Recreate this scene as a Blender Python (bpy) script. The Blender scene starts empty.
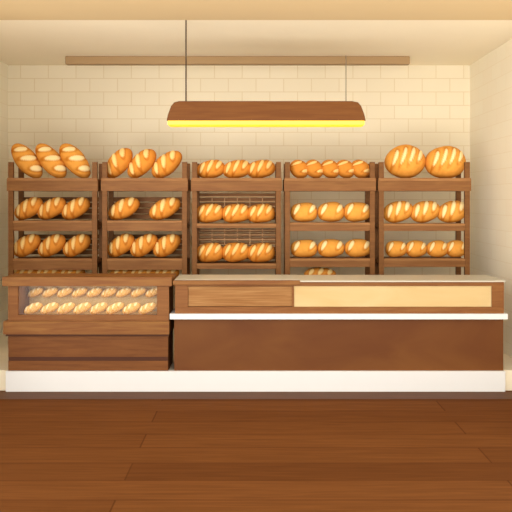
import bpy, bmesh, math, random
from mathutils import Vector, Matrix
random.seed(4)
S=bpy.context.scene
S.view_settings.view_transform='Standard'
S.view_settings.look='None'
COL=S.collection

def lin(h):
    h=h.lstrip('#'); out=[]
    for i in (0,2,4):
        c=int(h[i:i+2],16)/255
        out.append(c/12.92 if c<=0.04045 else ((c+0.055)/1.055)**2.4)
    return (*out,1)

def newmat(name):
    m=bpy.data.materials.new(name); m.use_nodes=True
    nt=m.node_tree; b=nt.nodes['Principled BSDF']
    return m,nt,b
def N(nt,t,**kw):
    n=nt.nodes.new(t)
    for k,v in kw.items(): setattr(n,k,v)
    return n
def plain(name,c,rough=0.6,var=0.06,scale=6):
    m,nt,b=newmat(name)
    tc=N(nt,'ShaderNodeTexCoord'); no=N(nt,'ShaderNodeTexNoise'); no.inputs['Scale'].default_value=scale
    nt.links.new(tc.outputs['Object'],no.inputs['Vector'])
    mx=N(nt,'ShaderNodeMix',data_type='RGBA')
    a=lin(c); mx.inputs[6].default_value=tuple(x*(1-var) for x in a[:3])+(1,); mx.inputs[7].default_value=tuple(min(1,x*(1+var)) for x in a[:3])+(1,)
    nt.links.new(no.outputs['Fac'],mx.inputs[0]); nt.links.new(mx.outputs[2],b.inputs['Base Color'])
    b.inputs['Roughness'].default_value=rough
    b.inputs['Specular IOR Level'].default_value=0.25
    return m
def wood(name,c1,c2,rough=0.55,sc=(1.2,8,14)):
    m,nt,b=newmat(name)
    tc=N(nt,'ShaderNodeTexCoord'); mp=N(nt,'ShaderNodeMapping'); mp.inputs['Scale'].default_value=sc
    no=N(nt,'ShaderNodeTexNoise'); no.inputs['Scale'].default_value=2.2; no.inputs['Detail'].default_value=5; no.inputs['Distortion'].default_value=0.6
    nt.links.new(tc.outputs['Object'],mp.inputs['Vector']); nt.links.new(mp.outputs[0],no.inputs['Vector'])
    cr=N(nt,'ShaderNodeValToRGB'); cr.color_ramp.elements[0].position=.35; cr.color_ramp.elements[1].position=.68
    cr.color_ramp.elements[0].color=lin(c1); cr.color_ramp.elements[1].color=lin(c2)
    nt.links.new(no.outputs['Fac'],cr.inputs[0]); nt.links.new(cr.outputs[0],b.inputs['Base Color'])
    b.inputs['Roughness'].default_value=rough; b.inputs['Specular IOR Level'].default_value=0.2
    return m

def tiles(name,axis,c1,c2,mort,w,h,ms=0.006):
    m,nt,b=newmat(name)
    tc=N(nt,'ShaderNodeTexCoord'); sp=N(nt,'ShaderNodeSeparateXYZ'); cb=N(nt,'ShaderNodeCombineXYZ')
    nt.links.new(tc.outputs['Object'],sp.inputs[0])
    nt.links.new(sp.outputs[axis],cb.inputs[0]); nt.links.new(sp.outputs['Z'],cb.inputs[1])
    br=N(nt,'ShaderNodeTexBrick'); br.inputs['Scale'].default_value=1
    br.inputs['Brick Width'].default_value=w; br.inputs['Row Height'].default_value=h; br.inputs['Mortar Size'].default_value=ms
    br.inputs['Mortar Smooth'].default_value=.3
    br.inputs['Color1'].default_value=lin(c1); br.inputs['Color2'].default_value=lin(c2); br.inputs['Mortar'].default_value=lin(mort)
    nt.links.new(cb.outputs[0],br.inputs['Vector']); nt.links.new(br.outputs['Color'],b.inputs['Base Color'])
    bp=N(nt,'ShaderNodeBump'); bp.invert=True; bp.inputs['Strength'].default_value=.08; bp.inputs['Distance'].default_value=.003
    nt.links.new(br.outputs['Fac'],bp.inputs['Height']); nt.links.new(bp.outputs[0],b.inputs['Normal'])
    b.inputs['Roughness'].default_value=.65; b.inputs['Specular IOR Level'].default_value=.15
    return m

def floormat():
    m,nt,b=newmat('floor_planks')
    tc=N(nt,'ShaderNodeTexCoord')
    m0=N(nt,'ShaderNodeMapping'); m0.inputs['Location'].default_value=(.9,0,0)
    br=N(nt,'ShaderNodeTexBrick'); br.inputs['Scale'].default_value=1; br.offset=.43
    br.inputs['Brick Width'].default_value=4.6; br.inputs['Row Height'].default_value=.36; br.inputs['Mortar Size'].default_value=.006
    br.inputs['Color1'].default_value=lin('#623818'); br.inputs['Color2'].default_value=lin('#70431f'); br.inputs['Mortar'].default_value=lin('#573013')
    nt.links.new(tc.outputs['Object'],m0.inputs[0]); nt.links.new(m0.outputs[0],br.inputs['Vector'])
    mp=N(nt,'ShaderNodeMapping'); mp.inputs['Scale'].default_value=(.8,14,1)
    no=N(nt,'ShaderNodeTexNoise'); no.inputs['Scale'].default_value=2.0; no.inputs['Detail'].default_value=6; no.inputs['Distortion'].default_value=.9
    nt.links.new(tc.outputs['Object'],mp.inputs[0]); nt.links.new(mp.outputs[0],no.inputs['Vector'])
    cr=N(nt,'ShaderNodeValToRGB'); cr.color_ramp.elements[0].position=.3; cr.color_ramp.elements[1].position=.7
    cr.color_ramp.elements[0].color=(.82,.80,.78,1); cr.color_ramp.elements[1].color=(1.1,1.1,1.1,1)
    nt.links.new(no.outputs['Fac'],cr.inputs[0])
    mx=N(nt,'ShaderNodeMix',data_type='RGBA',blend_type='MULTIPLY'); mx.inputs[0].default_value=1
    nt.links.new(br.outputs['Color'],mx.inputs[6]); nt.links.new(cr.outputs[0],mx.inputs[7])
    nt.links.new(mx.outputs[2],b.inputs['Base Color'])
    b.inputs['Roughness'].default_value=.8; b.inputs['Specular IOR Level'].default_value=.04
    return m

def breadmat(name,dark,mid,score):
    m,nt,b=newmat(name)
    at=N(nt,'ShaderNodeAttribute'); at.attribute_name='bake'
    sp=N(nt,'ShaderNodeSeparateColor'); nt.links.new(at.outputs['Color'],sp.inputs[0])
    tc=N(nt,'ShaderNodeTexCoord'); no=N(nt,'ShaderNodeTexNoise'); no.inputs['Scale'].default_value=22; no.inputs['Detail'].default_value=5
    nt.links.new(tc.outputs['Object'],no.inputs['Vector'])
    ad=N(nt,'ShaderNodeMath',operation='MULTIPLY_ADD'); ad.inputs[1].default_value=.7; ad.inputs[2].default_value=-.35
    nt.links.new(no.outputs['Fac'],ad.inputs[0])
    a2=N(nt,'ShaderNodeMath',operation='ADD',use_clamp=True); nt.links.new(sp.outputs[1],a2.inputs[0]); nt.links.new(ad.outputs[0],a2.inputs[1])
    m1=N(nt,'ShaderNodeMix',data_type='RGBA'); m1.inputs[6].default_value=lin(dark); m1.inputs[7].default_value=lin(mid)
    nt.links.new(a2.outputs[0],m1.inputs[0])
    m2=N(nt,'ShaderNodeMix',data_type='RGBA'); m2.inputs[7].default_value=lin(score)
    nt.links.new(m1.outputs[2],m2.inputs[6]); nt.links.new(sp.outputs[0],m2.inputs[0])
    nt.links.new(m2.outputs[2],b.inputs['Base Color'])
    bp=N(nt,'ShaderNodeBump'); bp.inputs['Strength'].default_value=.2; bp.inputs['Distance'].default_value=.005
    nt.links.new(no.outputs['Fac'],bp.inputs['Height']); nt.links.new(bp.outputs[0],b.inputs['Normal'])
    b.inputs['Roughness'].default_value=.75; b.inputs['Specular IOR Level'].default_value=.12
    return m

M={}
M['post']=wood('wood_dark','#70461f','#7e5228')
M['board']=wood('wood_shelf','#7a4d26','#8b5e32')
M['slat']=wood('wood_slat','#8a5c32','#a07042')
M['wire']=plain('rack_wire','#d2a474',.4)
M['case']=wood('wood_case','#6a3d18','#7a4a20')
M['casetop']=wood('wood_case_top','#7a4a23','#8c5e2e')
M['frame']=wood('wood_counter_frame','#7a4a23','#8a5a2e')
M['front']=wood('wood_counter_front','#653815','#73451c',sc=(.5,4,1.2))
M['groove']=plain('groove_dark','#4b260f')
M['contact_shade']=wood('floor_contact_shade','#54300f','#5f3616')  # darker wood tone, contact shade put into the floor colour
M['panel1']=wood('panel_tan','#8c5c2c','#a87a48',sc=(1,4,30))
M['panel2']=wood('panel_cream','#cbab74','#d4ba88',sc=(.5,4,2))
M['inner']=plain('case_liner','#d8b478')
M['white']=plain('white_laminate','#e2e0dd',.4,.01)
M['stone']=plain('counter_stone','#c2bbaa',.35,.04,14)
M['plat']=plain('platform_cream','#ecdfc4')
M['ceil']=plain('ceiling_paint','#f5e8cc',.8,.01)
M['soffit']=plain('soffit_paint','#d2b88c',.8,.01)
M['track']=plain('track_brown','#a4865f',.6,.03)
M['lamp']=wood('lamp_shade_brown','#643a18','#6e431d',.45)
M['cord']=plain('cord_dark','#4a3826'); M['cord2']=plain('cord_grey','#a0968a')
M['backwall']=tiles('wall_tile','X','#e9ddc3','#e7dbc0','#dccba8',.36,.175)
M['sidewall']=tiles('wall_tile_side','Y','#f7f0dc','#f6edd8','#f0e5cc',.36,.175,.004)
M['floor']=floormat()
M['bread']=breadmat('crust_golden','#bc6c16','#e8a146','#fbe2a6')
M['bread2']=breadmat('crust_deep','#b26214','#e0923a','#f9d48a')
M['bread3']=breadmat('crust_pale','#c08438','#deac60','#f2d8a0')
m,nt,b=newmat('lamp_diffuser'); b.inputs['Base Color'].default_value=lin('#ffd840'); b.inputs['Emission Color'].default_value=lin('#ffd428'); b.inputs['Emission Strength'].default_value=.75; M['glow']=m
m,nt,b=newmat('display_glass'); nt.nodes.remove(b)
out=[n for n in nt.nodes if n.type=='OUTPUT_MATERIAL'][0]
tr=N(nt,'ShaderNodeBsdfTransparent'); gl=N(nt,'ShaderNodeBsdfGlossy'); gl.inputs['Roughness'].default_value=.3; mx=N(nt,'ShaderNodeMixShader'); mx.inputs[0].default_value=.012
nt.links.new(tr.outputs[0],mx.inputs[1]); nt.links.new(gl.outputs[0],mx.inputs[2]); nt.links.new(mx.outputs[0],out.inputs[0]); M['glass']=m

def build(name,parts,bevel=0.004,parent=None):
    bm=bmesh.new(); keys=[]
    for x0,x1,y0,y1,z0,z1,k in parts:
        if k not in keys: keys.append(k)
        r=bmesh.ops.create_cube(bm,size=1)
        for v in r['verts']:
            v.co=Vector(((x0+x1)/2+v.co.x*(x1-x0),(y0+y1)/2+v.co.y*(y1-y0),(z0+z1)/2+v.co.z*(z1-z0)))
        for f in {f for v in r['verts'] for f in v.link_faces}: f.material_index=keys.index(k)
    me=bpy.data.meshes.new(name); bm.to_mesh(me); bm.free()
    for k in keys: me.materials.append(M[k])
    o=bpy.data.objects.new(name,me); COL.objects.link(o)
    if bevel:
        bv=o.modifiers.new('bevel','BEVEL'); bv.width=bevel; bv.segments=2; bv.limit_method='ANGLE'
    if parent: o.parent=parent
    return o
def empty(name):
    e=bpy.data.objects.new(name,None); COL.objects.link(e); return e

CAMZ=1.92; CAMY=-8.0
WX0,WX1=-3.224,2.78; WY=2.4; CZ=3.675; FY=-3.3; SY=-2.0
# ---- room
build('floor',[(WX0-.15,WX1+.15,FY,WY,-.1,0,'floor')],0)
build('floor_shade_strip',[(WX0,WX1,-.30,.0,-.002,.004,'contact_shade')],0)  # thin dark strip painting the contact shadow at the counter base
build('wall_back',[(WX0-.15,WX1+.15,WY,WY+.15,-.1,CZ+.1,'backwall')],0)
build('wall_left',[(WX0-.15,WX0,SY,WY,-.1,CZ+.1,'sidewall')],0)
build('wall_right',[(WX1,WX1+.15,SY,WY,-.1,CZ+.1,'sidewall')],0)
build('ceiling',[(WX0,WX1,SY,WY,CZ,CZ+.1,'ceil')],0)
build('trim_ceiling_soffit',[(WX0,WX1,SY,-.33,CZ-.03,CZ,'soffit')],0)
build('floor_platform',[(WX0,WX1,.06,WY,0,.205,'plat')],0)
def sx(px,d): return (px-256)*d/800
def sz(py,d): return CAMZ-(py-200)*d/800
d=9.75
build('ceiling_beam',[(sx(65,d),sx(410,d),d-8,d-8+.12,sz(64,d),CZ,'track')],.01)

cx=lambda p:(p-256)*.01
cz=lambda p:(392-p)*.01
build('baseboard_counter',[(cx(6),cx(505),-.015,.06,.005,cz(371),'white')],.004)
ec=empty('display_case')
build('case_body',[
 (cx(8),cx(168),.02,.5,.206,cz(334),'case'),
 (cx(8),cx(168),.005,.03,cz(357),cz(336),'case'),
 (cx(8),cx(168),.005,.03,.212,cz(361),'case'),
 (cx(8),cx(168),.01,.03,cz(361),cz(357),'groove'),
 (cx(4),cx(169.5),-.03,.5,cz(334),cz(321),'casetop'),
 (cx(6),cx(169),-.015,.5,cz(336),cz(334),'groove'),
 (cx(8),cx(18),0,.42,cz(321),cz(286),'frame'),
 (cx(157),cx(169),0,.42,cz(321),cz(286),'frame'),
 (cx(18),cx(157),0,.05,cz(321),cz(315),'frame'),
 (cx(18),cx(157),.40,.42,cz(315),cz(286),'inner'),
 (cx(18),cx(157),.05,.40,cz(321),cz(316.5),'inner'),
 (cx(18),cx(157),.22,.40,cz(303),cz(302),'glass'),
 (cx(3),cx(172),-.03,.40,cz(286),cz(277),'casetop'),
 ],.002,ec)
build('case_glass',[(cx(18),cx(157),.015,.021,cz(315),cz(286),'glass')],0,ec)
L=bpy.data.lights.new('case_fill','AREA'); L.shape='RECTANGLE'; L.size=1.3; L.size_y=.12; L.energy=1.2; L.color=(1,.9,.7)  # unseen fill light added to brighten the case interior, no fixture
lo=bpy.data.objects.new('case_fill',L); COL.objects.link(lo); lo.location=(cx(88),.12,cz(287)); lo.parent=ec
es=empty('service_counter')
build('counter_body',[
 (cx(174),cx(504),.02,.58,.206,cz(319),'front'),
 (cx(170),cx(507),-.03,.6,cz(319),cz(313.5),'white'),
 (cx(175),cx(504),.03,.58,cz(313.5),cz(282),'frame'),
 (cx(175),cx(504),0,.03,cz(313.5),cz(307),'frame'),
 (cx(175),cx(504),0,.03,cz(286),cz(282),'frame'),
 (cx(175),cx(188),0,.03,cz(307),cz(286),'frame'),
 (cx(292),cx(294),0,.03,cz(307),cz(286),'frame'),
 (cx(492),cx(504),0,.03,cz(307),cz(286),'frame'),
 (cx(188),cx(292),.015,.03,cz(306.5),cz(286.5),'panel1'),
 (cx(294),cx(492),.015,.03,cz(307),cz(286),'panel2'),
 (cx(173),cx(300),-.02,.6,cz(284.5),cz(280.5),'casetop'),
 (cx(300),cx(505),-.012,.6,cz(282),cz(280.5),'stone'),
 (cx(174),cx(300),.03,.58,cz(280.5),cz(280),'stone'),
 ],.003,es)

# ---- bread racks
RD=9.3; ry=RD-8
def rack(pxa,pxb,boards,slats,wires):
    x=lambda p:sx(p,RD); z=lambda p:sz(p,RD)
    P=[]; pw=5
    for a,b in ((pxa+1,pxa+1+pw),(pxb-1-pw,pxb-1)):
        P.append((x(a),x(b),ry,ry+.05,.206,z(162),'post'))
        P.append((x(a),x(b),ry+.40,ry+.45,.206,z(162),'post'))
        for t in (184,228,264,300,340):
            P.append((x(a)+.008,x(b)-.008,ry+.05,ry+.40,z(t),z(t-4),'post'))
    P.append((x(pxa),x(pxb),ry-.012,ry+.44,z(191),z(179),'board'))
    P.append((x(pxa)+.006,x(pxb)-.006,ry-.018,ry+.02,z(181),z(178),'slat'))
    for t,b in boards:
        P.append((x(pxa+6),x(pxb-6),ry+.004,ry+.43,z(b),z(t),'board'))
        P.append((x(pxa+6),x(pxb-6),ry-.004,ry+.02,z(t+2),z(t-.5),'slat'))
    P.append((x(pxa+6),x(pxb-6),ry+.004,ry+.43,z(286),z(282),'board'))
    for t,b,k in slats:
        P.append((x(pxa+5),x(pxb-5),ry+.42,ry+.435,z(b),z(t),k))
    for t in wires:
        P.append((x(pxa+6),x(pxb-6),ry+.405,ry+.418,z(t+.9),z(t),'wire'))
    if wires:
        for k in range(1,6):
            xx=x(pxa+6+(pxb-pxa-12)*k/6)
            P.append((xx-.005,xx+.005,ry+.40,ry+.41,z(wires[-1]+.8),z(wires[0]),'wire'))
    return build('bread_rack',P,.003)
def slats(t,b,n):
    r=[]; h=(b-t)/n
    for i in range(n): r.append((t+i*h,t+(i+1)*h-1.2,'board'))
    return r
R=[(7,98,[(221,231),(259,270)],slats(197,221,4)+slats(236,258,4),[]),
   (101,188,[(221,231),(259,270)],slats(197,221,4)+slats(236,258,4),[]),
   (191,282,[(224,228),(264,269)],slats(193,222,6)+slats(230,263,7),[196,201,206,231,236,241,246]),
   (284,376,[(223,231),(259,267)],[],[]),
   (378,471,[(224,231),(259,267)],[],[])]
for r in R: rack(*r)

# ---- bread
def sm(e0,e1,x):
    t=max(0,min(1,(x-e0)/(e1-e0))); return t*t*(3-2*t)
def loaf(name,px,wpx,hpx,ang,pyboard,slashes=3,mat='bread',depth=9.5,tilt=32,kind='torpedo',z=None):
    s=depth/800; L=wpx*s/2; W=hpx*s/2; H=W*.97
    nu,nv=72,48
    bm=bmesh.new(); info=[]
    p={'torpedo':2.1,'round':2.0,'blunt':2.5}[kind]
    ph=random.random()*6
    marks=[]
    if kind=='round' and slashes>=4:
        for i in range(slashes):
            marks.append(((-.60+1.20*i/(slashes-1)),0,.10,.66-.25*abs(-.62+1.24*i/(slashes-1)),math.radians(25),.22))
    else:
        for i in range(slashes):
            u=0 if slashes==1 else -.58+1.16*i/(slashes-1)
            marks.append((u,0,.34/max(2.6,slashes)*1.25,.82-.30*abs(u),math.radians(30),.16))
    def point(i,j):
        th=math.pi*i/nu; u=-math.cos(th)
        r=(1-abs(u)**p)**(1/p) if abs(u)<1 else 0
        r*=1+.03*math.sin(3*u+ph)
        ph2=2*math.pi*j/nv
        b=r*math.cos(ph2); c=r*math.sin(ph2)
        if c<0: c*=.75
        mask=0;groove=0
        if c>0:
            for (mu,mb,mw,ml,ma,curv) in marks:
                du=(u-mu)*(L/W); db=b-mb
                du-=curv*(1-db*db)-curv*.5
                e1=(du*math.cos(ma)-db*math.sin(ma))/(mw*L/W); e2=(du*math.sin(ma)+db*math.cos(ma))/ml
                q=math.sqrt(e1*e1+e2*e2)
                mask=max(mask,1-sm(.80,1.0,q))
                groove=max(groove,math.exp(-((q-1.16)/.18)**2))
        k=1+.06*mask-.08*groove
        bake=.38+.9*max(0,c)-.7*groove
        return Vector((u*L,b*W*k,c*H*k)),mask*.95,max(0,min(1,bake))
    rowsv=[]
    for i in range(nu+1):
        row=[]
        for j in range(nv if 0<i<nu else 1):
            co,mk,bk=point(i,j); v=bm.verts.new(co); info.append((mk,bk)); row.append(v)
        rowsv.append(row)
    for i in range(nu):
        a,b_=rowsv[i],rowsv[i+1]
        for j in range(nv):
            j2=(j+1)%nv
            if len(a)==1: f=(a[0],b_[j],b_[j2])
            elif len(b_)==1: f=(a[j],b_[0],a[j2])
            else: f=(a[j],b_[j],b_[j2],a[j2])
            bm.faces.new(f).smooth=True
    bmesh.ops.recalc_face_normals(bm,faces=bm.faces)
    rot=Matrix.Rotation(-math.radians(ang),3,'Y') @ Matrix.Rotation(math.radians(90-tilt),3,'X')
    for v in bm.verts: v.co=rot@v.co
    zmin=min(v.co.z for v in bm.verts)
    me=bpy.data.meshes.new(name); bm.to_mesh(me); bm.free()
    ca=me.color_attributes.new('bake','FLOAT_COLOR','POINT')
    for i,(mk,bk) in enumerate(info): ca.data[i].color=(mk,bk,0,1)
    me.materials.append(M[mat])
    o=bpy.data.objects.new(name,me); COL.objects.link(o)
    zz=sz(pyboard,RD) if z is None else z
    o.location=(sx(px,depth),depth-8,zz-zmin+.001)
    return o

T=178.2
for px in (27,51,75): loaf('baguette',px,42,21,-51,T,3)
for px,a in ((119,50),(142,46),(167,40)): loaf('torpedo_loaf',px,36,21,a,T,3,'bread2')
for px in (211,237,261): loaf('bread_loaf',px,29,19.5,10,T,3,'bread2')
for px in (299,314,330,345,360): loaf('bread_roll',px,20.5,18,-40,T,2,'bread2')
for px in (405,445): loaf('boule',px,41,34,6,T,4,'bread',kind='round',tilt=26)
B=220.4
for px in (29,52,76): loaf('torpedo_loaf',px,31,19.5,30,B,3,'bread2')
for px in (124,165): loaf('torpedo_loaf',px,34,19.5,26,B,3,'bread2')
for px in (210,236,261): loaf('bread_loaf',px,28,20,6,223.4,3,'bread2',kind='blunt')
for px in (304,331,357): loaf('bread_bun',px,27,20.5,3,222.4,2,'bread',kind='blunt')
for px in (398,425,452): loaf('bread_loaf',px,31,22,16,223.4,3,'bread')
B=258.4
for px in (27,52,77): loaf('torpedo_loaf',px,31,19.5,33,B,3,'bread2')
for px in (121,144,167): loaf('torpedo_loaf',px,31,19.5,34,B,3,'bread2')
for px in (210,236,261): loaf('bread_loaf',px,28,20,6,263.4,3,'bread2',kind='blunt')
for px in (304,331,358): loaf('bread_bun',px,27,18.5,3,B,2,'bread',kind='blunt')
for px in (396,416,437,456): loaf('bread_roll',px,21.5,17,4,B,2,'bread',kind='blunt')
for px in (24,48,72,118,142,166): loaf('bread_loaf',px,27,14.5,4,281.8,3,'bread2')
loaf('bread_loaf',320,32,13,0,281.8,3,'bread2')
tray=empty('pastry_tray')
i=0
for dp,n,x0,st,w_,h_,zp in ((8.12,8,30,16.6,20,10,316.5),(8.31,9,27,15.3,17,9,301.8)):
    for k in range(n):
        o=loaf('pastry_%d'%i,0,w_,h_,24,0,3,'bread3',depth=dp,z=cz(zp)+.004,tilt=50)
        o.location.x=cx(x0+k*st); o.parent=tray; i+=1

# ---- pendant lamp
ep=empty('pendant_lamp')
d=7.8; bm=bmesh.new()
prof=[(168,122),(169,116),(172,107),(175,103.2),(180,102),(351,102),(357,103.2),(360,107),(363,116),(364,122)]
f1=[];f2=[]
for k,(px,py) in enumerate(prof):
    x=sx(px,d); z=sz(py,d); inset=.05*(122-py)/20
    f1.append(bm.verts.new((x,d-8-.13+inset,z))); f2.append(bm.verts.new((x,d-8+.13-inset,z)))
bm.faces.new(f1); bm.faces.new(f2[::-1])
for k in range(len(prof)):
    k2=(k+1)%len(prof); bm.faces.new((f1[k],f2[k],f2[k2],f1[k2]))
bmesh.ops.recalc_face_normals(bm,faces=bm.faces)
me=bpy.data.meshes.new('lamp_shade'); bm.to_mesh(me); bm.free(); me.materials.append(M['lamp'])
o=bpy.data.objects.new('lamp_shade',me); COL.objects.link(o); o.parent=ep
bv=o.modifiers.new('b','BEVEL'); bv.width=.006; bv.segments=2; bv.limit_method='ANGLE'
build('lamp_diffuser',[(sx(169,d),sx(363,d),d-8-.125,d-8+.12,sz(126,d),sz(121.9,d),'glow')],.004,ep)
def rod(name,p,q,r,mat,parent):
    p=Vector(p);q=Vector(q); bm=bmesh.new()
    bmesh.ops.create_cone(bm,cap_ends=True,segments=12,radius1=r,radius2=r,depth=(q-p).length)
    R_=Vector((0,0,1)).rotation_difference((q-p).normalized()).to_matrix().to_4x4()
    bmesh.ops.transform(bm,matrix=Matrix.Translation((p+q)/2)@R_,verts=bm.verts)
    me=bpy.data.meshes.new(name); bm.to_mesh(me); bm.free(); me.materials.append(M[mat])
    o=bpy.data.objects.new(name,me); COL.objects.link(o); o.parent=parent; return o
rod('cord_1',(sx(186,d),d-8,sz(102.5,d)),(sx(186,d),d-8,CZ),.007,'cord',ep)
rod('cord_2',(sx(346,d),d-8,sz(102.5,d)),(sx(346,9.74),1.74,sz(55,9.74)-.005),.005,'cord2',ep)
L=bpy.data.lights.new('lamp_light','AREA'); L.shape='RECTANGLE'; L.size=1.8; L.size_y=.2; L.energy=8; L.color=(1,.92,.75)
lo=bpy.data.objects.new('lamp_light',L); COL.objects.link(lo); lo.location=(sx(266,d),d-8,sz(127,d)-.01); lo.parent=ep

# ---- light
w=bpy.data.worlds.new('world'); S.world=w; w.use_nodes=True
bg=w.node_tree.nodes['Background']; bg.inputs[0].default_value=(1,.97,.91,1); bg.inputs[1].default_value=1.95
def sun(name,dirv,e,ang):
    L=bpy.data.lights.new(name,'SUN'); L.energy=e; L.angle=math.radians(ang); L.color=(1,.97,.91)
    lo=bpy.data.objects.new(name,L); COL.objects.link(lo)
    lo.rotation_euler=Vector(dirv).to_track_quat('-Z','Y').to_euler(); lo.location=(-2,-9,3)
sun('sun',(.3,1,-.16),1.4,30)
sun('sun_upward_fill',(.3,1,.66),2.6,50)  # added upward fill from below the floor edge, brightens ceiling and upper wall

cam=bpy.data.cameras.new('camera'); co=bpy.data.objects.new('camera',cam); COL.objects.link(co)
co.location=(0,CAMY,CAMZ); co.rotation_euler=(math.pi/2,0,0)
cam.sensor_width=36; cam.lens=56.25; cam.shift_y=-56/512
S.camera=co
